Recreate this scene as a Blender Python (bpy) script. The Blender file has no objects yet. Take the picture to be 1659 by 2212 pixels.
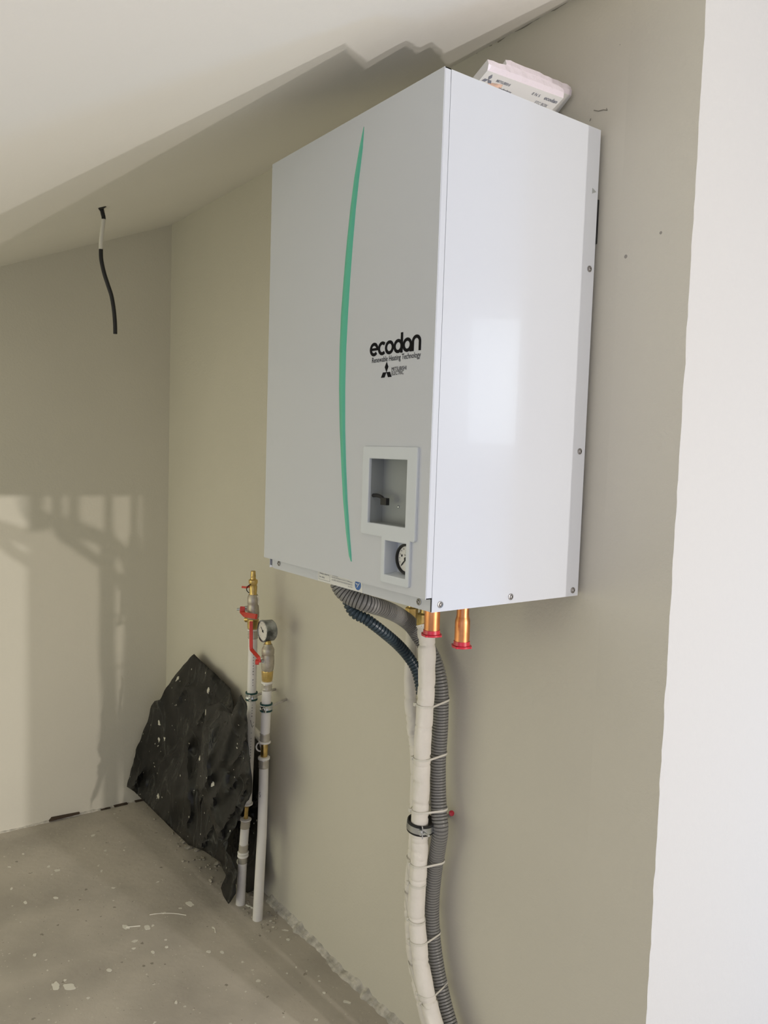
import bpy, bmesh, math, random
from mathutils import Vector, Matrix, noise, geometry
C = bpy.context.scene.collection
S = bpy.context.scene
PI = math.pi

# ------------------------------------------------------------------ camera
CAM = Vector((0.93945, -1.13622, 1.36549))
F, YAW, PITCH, ROLL = 1725.02, 0.93842, -0.07331, 0.03228
W, H = 1659, 2212
fwd = Vector((-math.sin(YAW)*math.cos(PITCH), math.cos(YAW)*math.cos(PITCH), math.sin(PITCH)))
rt0 = Vector((math.cos(YAW), math.sin(YAW), 0)); up0 = rt0.cross(fwd)
RT = math.cos(ROLL)*rt0 + math.sin(ROLL)*up0
UP = -math.sin(ROLL)*rt0 + math.cos(ROLL)*up0
cd = bpy.data.cameras.new('camera'); cam = bpy.data.objects.new('camera', cd); C.objects.link(cam)
m = Matrix((RT, UP, -fwd)).transposed().to_4x4(); m.translation = CAM
cam.matrix_world = m
cd.sensor_fit = 'VERTICAL'; cd.sensor_height = 36; cd.lens = F/H*36; cd.clip_start = 0.02
S.camera = cam

def ray(u, v):
    return fwd + RT*((u-W/2)/F) - UP*((v-H/2)/F)
def at(u, v, ax, val):            # the real point where a sight line meets the plane axis = value
    d = ray(u, v); i = 'xyz'.index(ax)
    return CAM + d*((val-CAM[i])/d[i])

# ------------------------------------------------------------------ light
S.view_settings.view_transform = 'Standard'; S.view_settings.look = 'None'
S.view_settings.gamma = 1; S.view_settings.exposure = 0.0
wd = bpy.data.worlds.new('world'); S.world = wd; wd.use_nodes = True
wd.node_tree.nodes['Background'].inputs[0].default_value = (0.87, 0.88, 1.0, 1)
wd.node_tree.nodes['Background'].inputs[1].default_value = 0.55

def site_lamp(name, loc, power, col, radius):
    l = bpy.data.lights.new(name, 'POINT'); l.energy = 1; l.shadow_soft_size = radius; l.color = col
    l.use_nodes = True; nt = l.node_tree; em = nt.nodes['Emission']
    fo = nt.nodes.new('ShaderNodeLightFalloff'); fo.inputs['Strength'].default_value = power
    nt.links.new(fo.outputs['Linear'], em.inputs['Strength'])
    o = bpy.data.objects.new(name, l); o.location = loc; C.objects.link(o); return o
site_lamp('lamp_light', (2.05, 0.43, 1.02), 31.8, (1.0, 0.953, 0.918), 0.019)
site_lamp('lamp_light', (2.18, 0.10, 1.02), 27.0, (1.0, 0.91, 0.82), 0.022)
def area(name, loc, target, sx, sy, power, col):
    l = bpy.data.lights.new(name, 'AREA'); l.shape = 'RECTANGLE'; l.size = sx; l.size_y = sy
    l.energy = power; l.color = col
    o = bpy.data.objects.new(name, l); o.location = loc; C.objects.link(o)
    o.rotation_euler = (Vector(target)-Vector(loc)).to_track_quat('-Z', 'Y').to_euler(); return o
area('window_daylight', (2.6, 2.35, 1.82), (0, -0.2, 1.5), 0.45, 0.75, 4.5, (0.78, 0.90, 1.0))
area('low_sky_fill', (1.4, 1.5, 0.35), (0.18, 0.75, 0.35), 0.5, 0.5, 8.0, (0.22, 0.52, 1.0))  # added blue fill that tints the low wall return; no doorway known
area('eave_fill', (-1.1, -2.3, 0.75), (-1.0, 0, 1.0), 1.6, 0.8, 7.2, (1.0, 0.99, 0.60))  # added fill from the eave side to lift the far corner
area('room_fill', (1.6, -2.4, 1.0), (0.0, 0, 1.1), 1.2, 1.0, 5.0, (0.60, 0.62, 1.0))  # added bluish fill from the camera side, no real source

# ------------------------------------------------------------------ materials
def mat(name, col, rough=0.5, metal=0.0, nscale=None, namp=0.0, bump=0.0, bscale=60, spec=0.5, coat=0.0, trans=0.0, alpha=1.0):
    M = bpy.data.materials.new(name); M.use_nodes = True; nt = M.node_tree; b = nt.nodes['Principled BSDF']
    b.inputs['Base Color'].default_value = (*col, 1); b.inputs['Roughness'].default_value = rough
    b.inputs['Metallic'].default_value = metal; b.inputs['Specular IOR Level'].default_value = spec
    b.inputs['Coat Weight'].default_value = coat
    b.inputs['Transmission Weight'].default_value = trans; b.inputs['Alpha'].default_value = alpha
    tc = nt.nodes.new('ShaderNodeTexCoord')
    if nscale:
        n = nt.nodes.new('ShaderNodeTexNoise'); n.inputs['Scale'].default_value = nscale; n.inputs['Detail'].default_value = 6
        r = nt.nodes.new('ShaderNodeValToRGB')
        r.color_ramp.elements[0].position = 0.35; r.color_ramp.elements[1].position = 0.65
        r.color_ramp.elements[0].color = (*[c*(1-namp) for c in col], 1)
        r.color_ramp.elements[1].color = (*[min(1, c*(1+namp)) for c in col], 1)
        nt.links.new(tc.outputs['Object'], n.inputs['Vector']); nt.links.new(n.outputs['Fac'], r.inputs['Fac'])
        nt.links.new(r.outputs['Color'], b.inputs['Base Color'])
    if bump:
        n2 = nt.nodes.new('ShaderNodeTexNoise'); n2.inputs['Scale'].default_value = bscale; n2.inputs['Detail'].default_value = 4
        bp = nt.nodes.new('ShaderNodeBump'); bp.inputs['Strength'].default_value = bump; bp.inputs['Distance'].default_value = 0.002
        nt.links.new(tc.outputs['Object'], n2.inputs['Vector']); nt.links.new(n2.outputs['Fac'], bp.inputs['Height'])
        nt.links.new(bp.outputs['Normal'], b.inputs['Normal'])
    return M

def add_spots(M, scale, rmax, keep, col, seed=0.0, distort=0.0):
    """sparse droplets of another colour over a material"""
    nt = M.node_tree; b = nt.nodes['Principled BSDF']
    old = b.inputs['Base Color'].links[0].from_socket if b.inputs['Base Color'].links else None
    tc = nt.nodes.new('ShaderNodeTexCoord'); mp = nt.nodes.new('ShaderNodeMapping')
    mp.inputs['Location'].default_value = (seed, seed*1.7, seed*.3)
    nt.links.new(tc.outputs['Object'], mp.inputs['Vector'])
    src = mp.outputs['Vector']
    if distort:
        nz = nt.nodes.new('ShaderNodeTexNoise'); nz.inputs['Scale'].default_value = scale*2.5
        nt.links.new(src, nz.inputs['Vector'])
        sc = nt.nodes.new('ShaderNodeVectorMath'); sc.operation = 'SCALE'; sc.inputs['Scale'].default_value = distort/scale
        nt.links.new(nz.outputs['Color'], sc.inputs[0])
        ad = nt.nodes.new('ShaderNodeVectorMath'); ad.operation = 'ADD'
        nt.links.new(src, ad.inputs[0]); nt.links.new(sc.outputs[0], ad.inputs[1]); src = ad.outputs[0]
    v = nt.nodes.new('ShaderNodeTexVoronoi'); v.inputs['Scale'].default_value = scale
    nt.links.new(src, v.inputs['Vector'])
    sp = nt.nodes.new('ShaderNodeSeparateColor'); nt.links.new(v.outputs['Color'], sp.inputs['Color'])
    # radius = rmax * green, kept when red > keep
    mu = nt.nodes.new('ShaderNodeMath'); mu.operation = 'MULTIPLY'; mu.inputs[1].default_value = rmax
    nt.links.new(sp.outputs['Green'], mu.inputs[0])
    lt = nt.nodes.new('ShaderNodeMath'); lt.operation = 'LESS_THAN'
    nt.links.new(v.outputs['Distance'], lt.inputs[0]); nt.links.new(mu.outputs[0], lt.inputs[1])
    gt = nt.nodes.new('ShaderNodeMath'); gt.operation = 'GREATER_THAN'; gt.inputs[1].default_value = keep
    nt.links.new(sp.outputs['Red'], gt.inputs[0])
    an = nt.nodes.new('ShaderNodeMath'); an.operation = 'MULTIPLY'
    nt.links.new(lt.outputs[0], an.inputs[0]); nt.links.new(gt.outputs[0], an.inputs[1])
    mx = nt.nodes.new('ShaderNodeMix'); mx.data_type = 'RGBA'
    nt.links.new(an.outputs[0], mx.inputs[0])
    if old: nt.links.new(old, mx.inputs[6])
    else: mx.inputs[6].default_value = b.inputs['Base Color'].default_value
    mx.inputs[7].default_value = (*col, 1)
    nt.links.new(mx.outputs[2], b.inputs['Base Color'])

WALLC = (0.65, 0.62, 0.525)
m_wall = mat('painted_plaster', WALLC, 0.85, nscale=1.3, namp=0.03, bump=0.35, bscale=140, spec=0.2)
add_spots(m_wall, 30, 0.10, 0.965, (0.33, 0.31, 0.27), 3.1)
m_ceil = mat('ceiling_plaster', (0.85, 0.83, 0.78), 0.9, nscale=1.0, namp=0.02, bump=0.2, bscale=90, spec=0.2)
m_ret = mat('white_plaster', (0.58, 0.57, 0.54), 0.8, bump=0.3, bscale=120, spec=0.2)
m_floor = mat('concrete', (0.44, 0.405, 0.35), 0.9, nscale=4.5, namp=0.13, bump=0.5, bscale=55, spec=0.15)
add_spots(m_floor, 24, 0.20, 0.70, (0.66, 0.64, 0.57), 0.7, 0.6)
add_spots(m_floor, 60, 0.22, 0.82, (0.60, 0.58, 0.51), 2.3, 0.5)
add_spots(m_floor, 42, 0.20, 0.86, (0.26, 0.24, 0.20), 5.3, 0.7)
add_spots(m_floor, 110, 0.25, 0.80, (0.54, 0.51, 0.44), 8.3, 0.5)
add_spots(m_floor, 140, 0.22, 0.85, (0.27, 0.25, 0.21), 9.9, 0.5)
m_enam = mat('white_enamel', (0.585, 0.61, 0.645), 0.22, coat=0.2)
m_bezel = mat('white_plastic_bezel', (0.64, 0.68, 0.70), 0.5)
m_in = mat('grey_interior', (0.30, 0.32, 0.31), 0.6)
m_black = mat('black_rubber_and_shade', (0.012, 0.012, 0.012), 0.6)  # also colours the shade strips in the cabinet's corner gaps
m_ink = mat('black_ink', (0.010, 0.010, 0.011), 0.8, spec=0.1)
m_screw = mat('dull_steel', (0.30, 0.29, 0.28), 0.4, 0.9)
m_green = mat('green_plastic', (0.10, 0.50, 0.33), 0.35, coat=0.2)
m_copper = mat('copper', (0.66, 0.29, 0.12), 0.40, 1.0, nscale=40, namp=0.15)
m_brass = mat('brass', (0.62, 0.45, 0.17), 0.34, 1.0, nscale=60, namp=0.2)
m_nick = mat('dusty_nickel', (0.48, 0.44, 0.37), 0.45, 0.75, nscale=80, namp=0.15)
m_steel = mat('zinc_steel', (0.62, 0.65, 0.67), 0.3, 1.0, nscale=50, namp=0.1)
m_sleeve = mat('clear_crimp_sleeve', (0.52, 0.49, 0.42), 0.25, 0.4)
m_red = mat('red_plastic', (0.62, 0.02, 0.045), 0.35, coat=0.3)
m_redl = mat('red_lever_coating', (0.60, 0.05, 0.03), 0.4)
m_pipe = mat('white_pipe_plastic', (0.80, 0.78, 0.74), 0.4, nscale=25, namp=0.03)
m_ring = mat('white_ring_plastic', (0.85, 0.83, 0.77), 0.4)
m_foam = mat('white_foam_insulation', (0.80, 0.765, 0.69), 0.75, nscale=30, namp=0.03, bump=0.8, bscale=70)
m_hose = mat('grey_conduit_plastic', (0.215, 0.213, 0.20), 0.36)
m_blue = mat('dark_blue_conduit_plastic', (0.03, 0.05, 0.065), 0.4)
m_tie = mat('clear_nylon', (0.70, 0.68, 0.60), 0.4)
m_green2 = mat('dark_green_rubber', (0.01, 0.07, 0.065), 0.6)
m_sheet = mat('dusty_black_polythene', (0.010, 0.010, 0.009), 0.45, nscale=7, namp=0.6, spec=0.33)
def crease_lines(M, col):
    # pale crease lines of crumpled film: thin iso-lines of a stretched noise
    nt = M.node_tree; b = nt.nodes['Principled BSDF']; old = b.inputs['Base Color'].links[0].from_socket
    tc = nt.nodes.new('ShaderNodeTexCoord'); mp = nt.nodes.new('ShaderNodeMapping'); mp.inputs['Scale'].default_value = (9, 9, 4)
    mp.inputs['Rotation'].default_value = (0, .45, 0)
    n = nt.nodes.new('ShaderNodeTexNoise'); n.inputs['Scale'].default_value = 1.0; n.inputs['Detail'].default_value = 3; n.inputs['Distortion'].default_value = .6
    nt.links.new(tc.outputs['Object'], mp.inputs['Vector']); nt.links.new(mp.outputs['Vector'], n.inputs['Vector'])
    r = nt.nodes.new('ShaderNodeValToRGB'); e = r.color_ramp.elements
    e[0].position = .46; e[0].color = (0, 0, 0, 1); e[1].position = .54; e[1].color = (0, 0, 0, 1)
    k = e.new(.5); k.color = (1, 1, 1, 1); k = e.new(.49); k.color = (.25, .25, .25, 1); k = e.new(.51); k.color = (.25, .25, .25, 1)
    nt.links.new(n.outputs['Fac'], r.inputs['Fac'])
    mx = nt.nodes.new('ShaderNodeMix'); mx.data_type = 'RGBA'
    nt.links.new(r.outputs['Color'], mx.inputs[0]); nt.links.new(old, mx.inputs[6]); mx.inputs[7].default_value = (*col, 1)
    nt.links.new(mx.outputs[2], b.inputs['Base Color'])
    bp = nt.nodes.new('ShaderNodeBump'); bp.inputs['Strength'].default_value = .8; bp.inputs['Distance'].default_value = .006
    nt.links.new(r.outputs['Color'], bp.inputs['Height']); nt.links.new(bp.outputs['Normal'], b.inputs['Normal'])
crease_lines(m_sheet, (0.065, 0.065, 0.058))
add_spots(m_sheet, 26, 0.30, 0.80, (0.62, 0.60, 0.52), 1.0, 0.5)
add_spots(m_sheet, 75, 0.24, 0.90, (0.62, 0.60, 0.52), 4.0, 0.4)
m_dark = mat('dark_joint_shade', (0.05, 0.032, 0.018), 0.8)  # dark tone for the shade in the open joint
m_rub = mat('rubble', (0.36, 0.33, 0.27), 0.9, nscale=60, namp=0.3)
m_paint = mat('dried_paint', (0.70, 0.68, 0.60), 0.6)
m_cable = mat('black_cable_sheath', (0.008, 0.008, 0.008), 0.5)
m_paper = mat('white_printed_card', (0.80, 0.79, 0.76), 0.5)
m_film = mat('glossy_pink_tinted_film', (0.76, 0.69, 0.74), 0.10, coat=0.8, bump=1.0, bscale=110)
m_dial = mat('dial_white', (0.75, 0.74, 0.68), 0.3)
m_lab = mat('label_white', (0.74, 0.74, 0.70), 0.5)
m_blab = mat('label_blue', (0.03, 0.13, 0.40), 0.5)
m_gink = mat('grey_ink', (0.22, 0.23, 0.27), 0.6)
m_pinkp = mat('red_and_yellow_print', (0.80, 0.55, 0.42), 0.5, nscale=90, namp=0.25)
m_chrome = mat('chromed_gauge_case', (0.30, 0.32, 0.35), 0.22, 1.0, nscale=35, namp=0.7)

# ------------------------------------------------------------------ helpers
BASE = {}
def obj(name, bm, m, parent=None, smooth=False, loc=None):
    me = bpy.data.meshes.new(name)
    bmesh.ops.recalc_face_normals(bm, faces=bm.faces[:])
    if parent is not None: base = BASE[parent.name]
    elif loc is not None: base = Vector(loc)
    else:
        xs = [v.co for v in bm.verts]
        base = Vector((sum(v.x for v in xs)/len(xs), sum(v.y for v in xs)/len(xs), min(v.z for v in xs)))
    bmesh.ops.translate(bm, vec=-base, verts=bm.verts[:])
    bm.to_mesh(me); bm.free()
    for mm in (m if isinstance(m, (list, tuple)) else [m]): me.materials.append(mm)
    if smooth:
        for p in me.polygons: p.use_smooth = True
        try: me.set_sharp_from_angle(angle=math.radians(40))
        except Exception: pass
    o = bpy.data.objects.new(name, me); C.objects.link(o)
    BASE[o.name] = base
    if parent is not None: o.parent = parent
    else: o.location = base
    return o
def tag(o, label, cat, group=None, kind=None):
    o['label'] = label; o['category'] = cat
    if group: o['group'] = group
    if kind: o['kind'] = kind
    return o
def thing(name, label, cat, loc, group=None):
    o = bpy.data.objects.new(name, None); C.objects.link(o); o.location = loc; o.empty_display_size = 0.05
    BASE[o.name] = Vector(loc); return tag(o, label, cat, group)
def struct(name, bm, m, **k):
    o = obj(name, bm, m, **k); o['kind'] = 'structure'; return o
def B(): return bmesh.new()
def box(bm, a, b, bev=0.0):
    a, b = Vector(a), Vector(b)
    r = bmesh.ops.create_cube(bm, size=1)
    for v in r['verts']:
        v.co = Vector([(a[i]+b[i])/2 + v.co[i]*abs(b[i]-a[i]) for i in range(3)])
    if bev:
        es = list({e for v in r['verts'] for e in v.link_edges})
        bmesh.ops.bevel(bm, geom=es, offset=bev, segments=2, affect='EDGES', profile=0.7)
    return bm
def frame(t):
    t = t.normalized(); a = Vector((0, 0, 1)) if abs(t.z) < 0.9 else Vector((1, 0, 0))
    n = t.cross(a).normalized(); return n, t.cross(n).normalized()
def spline(pts, step):
    pts = [Vector(p) for p in pts]; P = [pts[0]*2-pts[1]] + pts + [pts[-1]*2-pts[-2]]
    out = []
    for i in range(1, len(P)-2):
        n = max(1, int((P[i+1]-P[i]).length/step))
        for k in range(n):
            t = k/n; a, b, c, d = P[i-1:i+3]
            out.append(0.5*((2*b)+(c-a)*t+(2*a-5*b+4*c-d)*t*t+(3*b-a-3*c+d)*t**3))
    out.append(pts[-1]); return out
def resample(pts, step):
    out = [pts[0].copy()]; acc = 0.0
    for a, b in zip(pts, pts[1:]):
        L = (b-a).length; d = step-acc
        while d <= L and L > 0:
            out.append(a.lerp(b, d/L)); d += step
        acc = (acc+L) % step if L else acc
        acc = L-(d-step)
    return out
def tube(bm, pts, r, n=16, cap=True, rf=None):
    """r: number or f(arc length, angle)"""
    pts = [Vector(p) for p in pts]
    t = (pts[1]-pts[0]); nv, bv = frame(t); rings = []; s = 0
    for i, p in enumerate(pts):
        if i: s += (p-pts[i-1]).length
        t2 = (pts[min(i+1, len(pts)-1)]-pts[max(i-1, 0)]).normalized()
        nv = (nv - t2*nv.dot(t2)).normalized(); bv = t2.cross(nv)
        ring = []
        for k in range(n):
            a = 2*PI*k/n; rr = r(s, a) if callable(r) else r
            ring.append(bm.verts.new(p + (nv*math.cos(a)+bv*math.sin(a))*rr))
        rings.append(ring)
    for a, b in zip(rings, rings[1:]):
        for k in range(n): bm.faces.new((a[k], a[(k+1) % n], b[(k+1) % n], b[k]))
    if cap: bm.faces.new(rings[0][::-1]); bm.faces.new(rings[-1])
    return bm
def lathe(bm, o, ax, prof, n=24, cap=True):
    """prof: (distance along ax, radius)"""
    o = Vector(o); ax = Vector(ax).normalized(); nv, bv = frame(ax); rings = []
    for h, r in prof:
        rings.append([bm.verts.new(o+ax*h+(nv*math.cos(2*PI*k/n+PI/n)+bv*math.sin(2*PI*k/n+PI/n))*max(r, 1e-5)) for k in range(n)])
    for a, b in zip(rings, rings[1:]):
        for k in range(n): bm.faces.new((a[k], a[(k+1) % n], b[(k+1) % n], b[k]))
    if cap: bm.faces.new(rings[0][::-1]); bm.faces.new(rings[-1])
    return bm
def torus(bm, o, ax, R, r, n=28, k=10, sx=1.0):
    o = Vector(o); nv, bv = frame(Vector(ax))
    rings = []
    for i in range(n):
        a = 2*PI*i/n; d = nv*math.cos(a)+bv*math.sin(a); c = o+d*R
        rings.append([bm.verts.new(c+d*r*math.cos(2*PI*j/k)+Vector(ax).normalized()*r*sx*math.sin(2*PI*j/k)) for j in range(k)])
    for i in range(n):
        a, b = rings[i], rings[(i+1) % n]
        for j in range(k): bm.faces.new((a[j], a[(j+1) % k], b[(j+1) % k], b[j]))
    return bm
def prism(bm, poly, ext):
    """poly: list of 3D points, extruded by vector ext"""
    ext = Vector(ext)
    a = [bm.verts.new(Vector(p)) for p in poly]; b = [bm.verts.new(Vector(p)+ext) for p in poly]
    bm.faces.new(a[::-1]); bm.faces.new(b); n = len(a)
    for i in range(n): bm.faces.new((a[i], a[(i+1) % n], b[(i+1) % n], b[i]))
    return bm
def stroke(bm, pts2, w, f3, th, closed=False):
    """flat ribbon of width w along 2D points, mapped by f3(x, z, depth)"""
    pts2 = [Vector(p) for p in pts2]; n = len(pts2); L = []
    for i, p in enumerate(pts2):
        if closed: d = pts2[(i+1) % n]-pts2[i-1]
        else: d = pts2[min(i+1, n-1)]-pts2[max(i-1, 0)]
        d.normalize(); q = Vector((-d.y, d.x))*w/2; L.append((p+q, p-q))
    V = [[bm.verts.new(f3(a.x, a.y, e)) for a in pr for e in (0, th)] for pr in L]
    rng = range(n if closed else n-1)
    for i in rng:
        a, b = V[i], V[(i+1) % n]
        for s, t in ((0, 1), (1, 3), (3, 2), (2, 0)): bm.faces.new((a[s], a[t], b[t], b[s]))
    if not closed:
        bm.faces.new((V[0][0], V[0][1], V[0][3], V[0][2])); bm.faces.new((V[-1][0], V[-1][1], V[-1][3], V[-1][2]))
    return bm
def arc(cx, cy, r, a0, a1, n=20):
    return [(cx+r*math.cos(math.radians(a0+(a1-a0)*i/n)), cy+r*math.sin(math.radians(a0+(a1-a0)*i/n))) for i in range(n+1)]
def text(bm, s, f3, x0, z0, width, height, th=0.0004, bold=0.0, shear=0.0):
    cu = bpy.data.curves.new('writing', 'FONT'); cu.body = s; cu.resolution_u = 3; cu.offset = bold; cu.shear = shear
    o = bpy.data.objects.new('writing', cu); C.objects.link(o)
    dg = bpy.context.evaluated_depsgraph_get(); me = bpy.data.meshes.new_from_object(o.evaluated_get(dg))
    bpy.data.objects.remove(o); bpy.data.curves.remove(cu)
    xs = [v.co.x for v in me.vertices]; ys = [v.co.y for v in me.vertices]
    sx = width/(max(xs)-min(xs)); sy = height/(max(ys)-min(ys)); mx, my = min(xs), min(ys)
    t = bmesh.new(); t.from_mesh(me); bpy.data.meshes.remove(me)
    vm = {}
    for v in t.verts: vm[v] = bm.verts.new(f3(x0+(v.co.x-mx)*sx, z0+(v.co.y-my)*sy, th))
    for f in t.faces:
        try: bm.faces.new([vm[v] for v in f.verts])
        except ValueError: pass
    t.free(); return bm
def emblem(bm, f3, cx, cz, s, th=0.0004, sx=1.0):
    """three rhombi meeting at the centre; s = side length"""
    for a in (90, 210, 330):
        c, d = math.radians(a-30), math.radians(a+30)
        pts = [(0, 0), (s*math.cos(c), s*math.sin(c)), (s*math.cos(c)+s*math.cos(d), s*math.sin(c)+s*math.sin(d)), (s*math.cos(d), s*math.sin(d))]
        prism(bm, [f3(cx+x*sx, cz+z, 0) for x, z in pts], f3(0, 0, th)-f3(0, 0, 0))
    return bm
def hexn(bm, o, ax, prof): return lathe(bm, o, ax, prof, n=6)

# ------------------------------------------------------------------ room
XE, XB, SL, ZC = 0.183, -2.010, 0.42, 2.190
YR = -2.6          # how far the sloped ceiling is followed towards the eaves
b = B()
box(b, (XB-0.12, 0, -0.05), (XE-.14, 0.12, ZC+0.35)); struct('wall_right', b, m_wall)
b = B(); NZ = 140; rows = []          # plastered wall end with a slightly ragged arris
for i in range(NZ+1):
    z = -.05+(ZC+.40)*i/NZ; j = noise.noise(Vector((0, 0, z*22)))*0.0022 + noise.noise(Vector((5, 0, z*70)))*0.0012
    rows.append([b.verts.new(p) for p in ((XE-.14, 0, z), (XE-.006, 0, z), (XE+j, 0, z), (XE, .01, z), (XE-.14, .01, z))])
for r0, r1 in zip(rows, rows[1:]):
    for k in range(5):
        f = b.faces.new((r0[k], r0[(k+1) % 5], r1[(k+1) % 5], r1[k])); f.material_index = 1 if k == 2 else 0
struct('wall_end', b, [m_wall, m_ret])
b = B(); box(b, (XE-0.14, 0.01, -0.05), (XE, 2.6, 2.9)); struct('wall_return', b, m_ret)
b = B(); box(b, (XB-0.12, YR, -0.05), (XB, 0.0, ZC+0.1)); struct('wall_back', b, m_wall)
b = B(); prism(b, [(XB-0.1, 0.12, ZC+0.12*SL), (XB-0.1, YR, ZC+YR*SL), (XB-0.1, YR, ZC+YR*SL+0.1), (XB-0.1, 0.12, ZC+0.12*SL+0.1)], (3.6, 0, 0)); struct('ceiling', b, m_ceil)
b = B(); box(b, (XB-0.1, YR, -0.06), (3.0, 2.6, 0)); struct('floor', b, m_floor)

# crumbly mortar fillet where wall and floor meet
def fillet(name, p0, p1, inward, wid, hgt, m, seed, n=160):
    b = B(); p0, p1, inward = Vector(p0), Vector(p1), Vector(inward); rows = []
    for i in range(n+1):
        t = i/n; p = p0.lerp(p1, t); q = Vector((p.x*9, p.y*9, seed)); q2 = Vector((p.x*45, p.y*45, seed))
        w = wid*(0.75+0.5*noise.noise(q)+0.35*noise.noise(q2)); h = hgt*(0.7+0.7*noise.noise(q*1.4)+0.5*noise.noise(q2))
        h = max(h, 0.001)
        rows.append([b.verts.new(p+inward*a*w+Vector((0, 0, c*h))) for a, c in ((1, 0), (0.75, 0.35), (0.35, 0.6), (0.02, 1), (0, 1.0), (-0.02, 0))])
    for r0, r1 in zip(rows, rows[1:]):
        for k in range(5): b.faces.new((r0[k], r0[k+1], r1[k+1], r1[k]))
    return struct(name, b, m)
m_mort = mat('crumbly_mortar', (0.50, 0.475, 0.42), 0.95, nscale=55, namp=0.25, bump=1.0, bscale=160)
fillet('trim_1', (-1.13, 0.001, 0), (0.15, 0.001, 0), (0, -1, 0), 0.026, 0.020, m_mort, 1.0)
fillet('trim_2', (XB-.001, -1.4, 0), (XB-.001, -0.02, 0), (1, 0, 0), 0.012, 0.008, m_mort, 7.0)
# open joint under the plaster, its shade made of solid dark strips
b = B(); p = at(105, 1775, 'x', XB+.002); q = at(170, 1757, 'x', XB+.002)
prism(b, [(XB+.0125, p.y, .003), (XB+.0125, q.y, .006), (XB+.0125, q.y+.002, .010), (XB+.0125, (p.y+q.y)/2, .0125), (XB+.0125, p.y+.01, .014)], (-.02, 0, 0)); struct('trim_3', b, m_dark)
b = B()
for y0, y1, h in ((-0.25, -0.215, .003), (-0.20, -0.15, .0045), (-0.12, -0.02, .004)): box(b, (XB-0.005, y0, 0.001), (XB+0.0135, y1, h))
struct('trim_4', b, m_dark)
# rough plaster line, darker than the wall, along its top
b = B()
for (u0, v0, u1, v1, h) in ((1075, 88, 1235, -2, .004), (975, 139, 1062, 95, .003), (330, 489, 372, 478, .0025)):
    p = at(u0, v0, 'y', -.001); q = at(u1, v1, 'y', -.001)
    pts = []
    n = 14
    for i in range(n+1):
        c = p.lerp(q, i/n); pts.append((c.x, -.0012, c.z+h*(.4+noise.noise(c*40))))
    for i in range(n, -1, -1):
        c = p.lerp(q, i/n); pts.append((c.x, -.0012, c.z-h*(.5+noise.noise(c*55))))
    prism(b, pts, (0, .003, 0))
m_plast = mat('dark_plaster_seam', (0.30, 0.28, 0.23), 0.9)
struct('trim_5', b, m_plast)

# ------------------------------------------------------------------ heating unit
YF = -0.3636; YG = -0.010; XL = -0.530; ZB = 1.1217; ZT = ZB+0.8120; ZS = ZB+0.0215; YS = YF+0.0133
unit = thing('heating_unit', 'large white wall mounted heating cabinet with a curved green strip and a pressure gauge', 'boiler', (-0.265, -0.187, ZB))
def fr(u, v): p = at(u, v, 'y', YF); return p.x, p.z
# front cover: panel with two openings
wx0, wz1 = fr(800, 989); wx1, wz0 = fr(884, 1142)
wx0 = (fr(802, 989)[0]+fr(797, 1130)[0])/2; wx1 = (fr(885, 992)[0]+fr(880, 1142)[0])/2
wz1 = (fr(802, 989)[1]+fr(885, 992)[1])/2; wz0 = (fr(798, 1129)[1]+fr(881, 1142)[1])/2
gx0 = fr(834, 1205)[0]; gx1 = fr(881, 1210)[0]; gz1 = (fr(834, 1165)[1]+fr(881, 1174)[1])/2; gz0 = (fr(832, 1240)[1]+fr(878, 1252)[1])/2
def holed(bm, x0, x1, z0, z1, y0, y1, holes):
    xs = sorted({x0, x1}|{h[0] for h in holes}|{h[1] for h in holes}); zs = sorted({z0, z1}|{h[2] for h in holes}|{h[3] for h in holes})
    V = {}
    def vt(x, y, z):
        k = (x, y, z)
        if k not in V: V[k] = bm.verts.new(k)
        return V[k]
    solid = {}
    for i in range(len(xs)-1):
        for j in range(len(zs)-1):
            cx, cz = (xs[i]+xs[i+1])/2, (zs[j]+zs[j+1])/2
            solid[i, j] = not any(h[0] < cx < h[1] and h[2] < cz < h[3] for h in holes)
    for (i, j), s in solid.items():
        if not s: continue
        a, b_, c, d = xs[i], xs[i+1], zs[j], zs[j+1]
        for y in (y0, y1): bm.faces.new([vt(a, y, c), vt(b_, y, c), vt(b_, y, d), vt(a, y, d)])
        for (di, dj, p, q) in ((-1, 0, (a, c), (a, d)), (1, 0, (b_, c), (b_, d)), (0, -1, (a, c), (b_, c)), (0, 1, (a, d), (b_, d))):
            if not solid.get((i+di, j+dj), False):
                bm.faces.new([vt(p[0], y0, p[1]), vt(q[0], y0, q[1]), vt(q[0], y1, q[1]), vt(p[0], y1, p[1])])
    return bm
holes = [(wx0, wx1, wz0, wz1), (gx0, gx1, gz0, gz1)]
b = B(); holed(b, XL, 0, ZS, ZT, YF, YF+0.0015, holes)
box(b, (-0.0015, YF+.0012, ZS), (0, YS-0.0009, ZT))          # wrapped right edge
box(b, (XL, YF+.0012, ZS), (XL+0.0015, YS-.0009, ZT)); box(b, (XL, YF+.0012, ZT-.0015), (0, YS-.0009, ZT)); box(b, (XL, YF+.0012, ZS), (0, YS-.0009, ZS+.0015))
cover = obj('front_cover', b, m_enam, unit)
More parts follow.
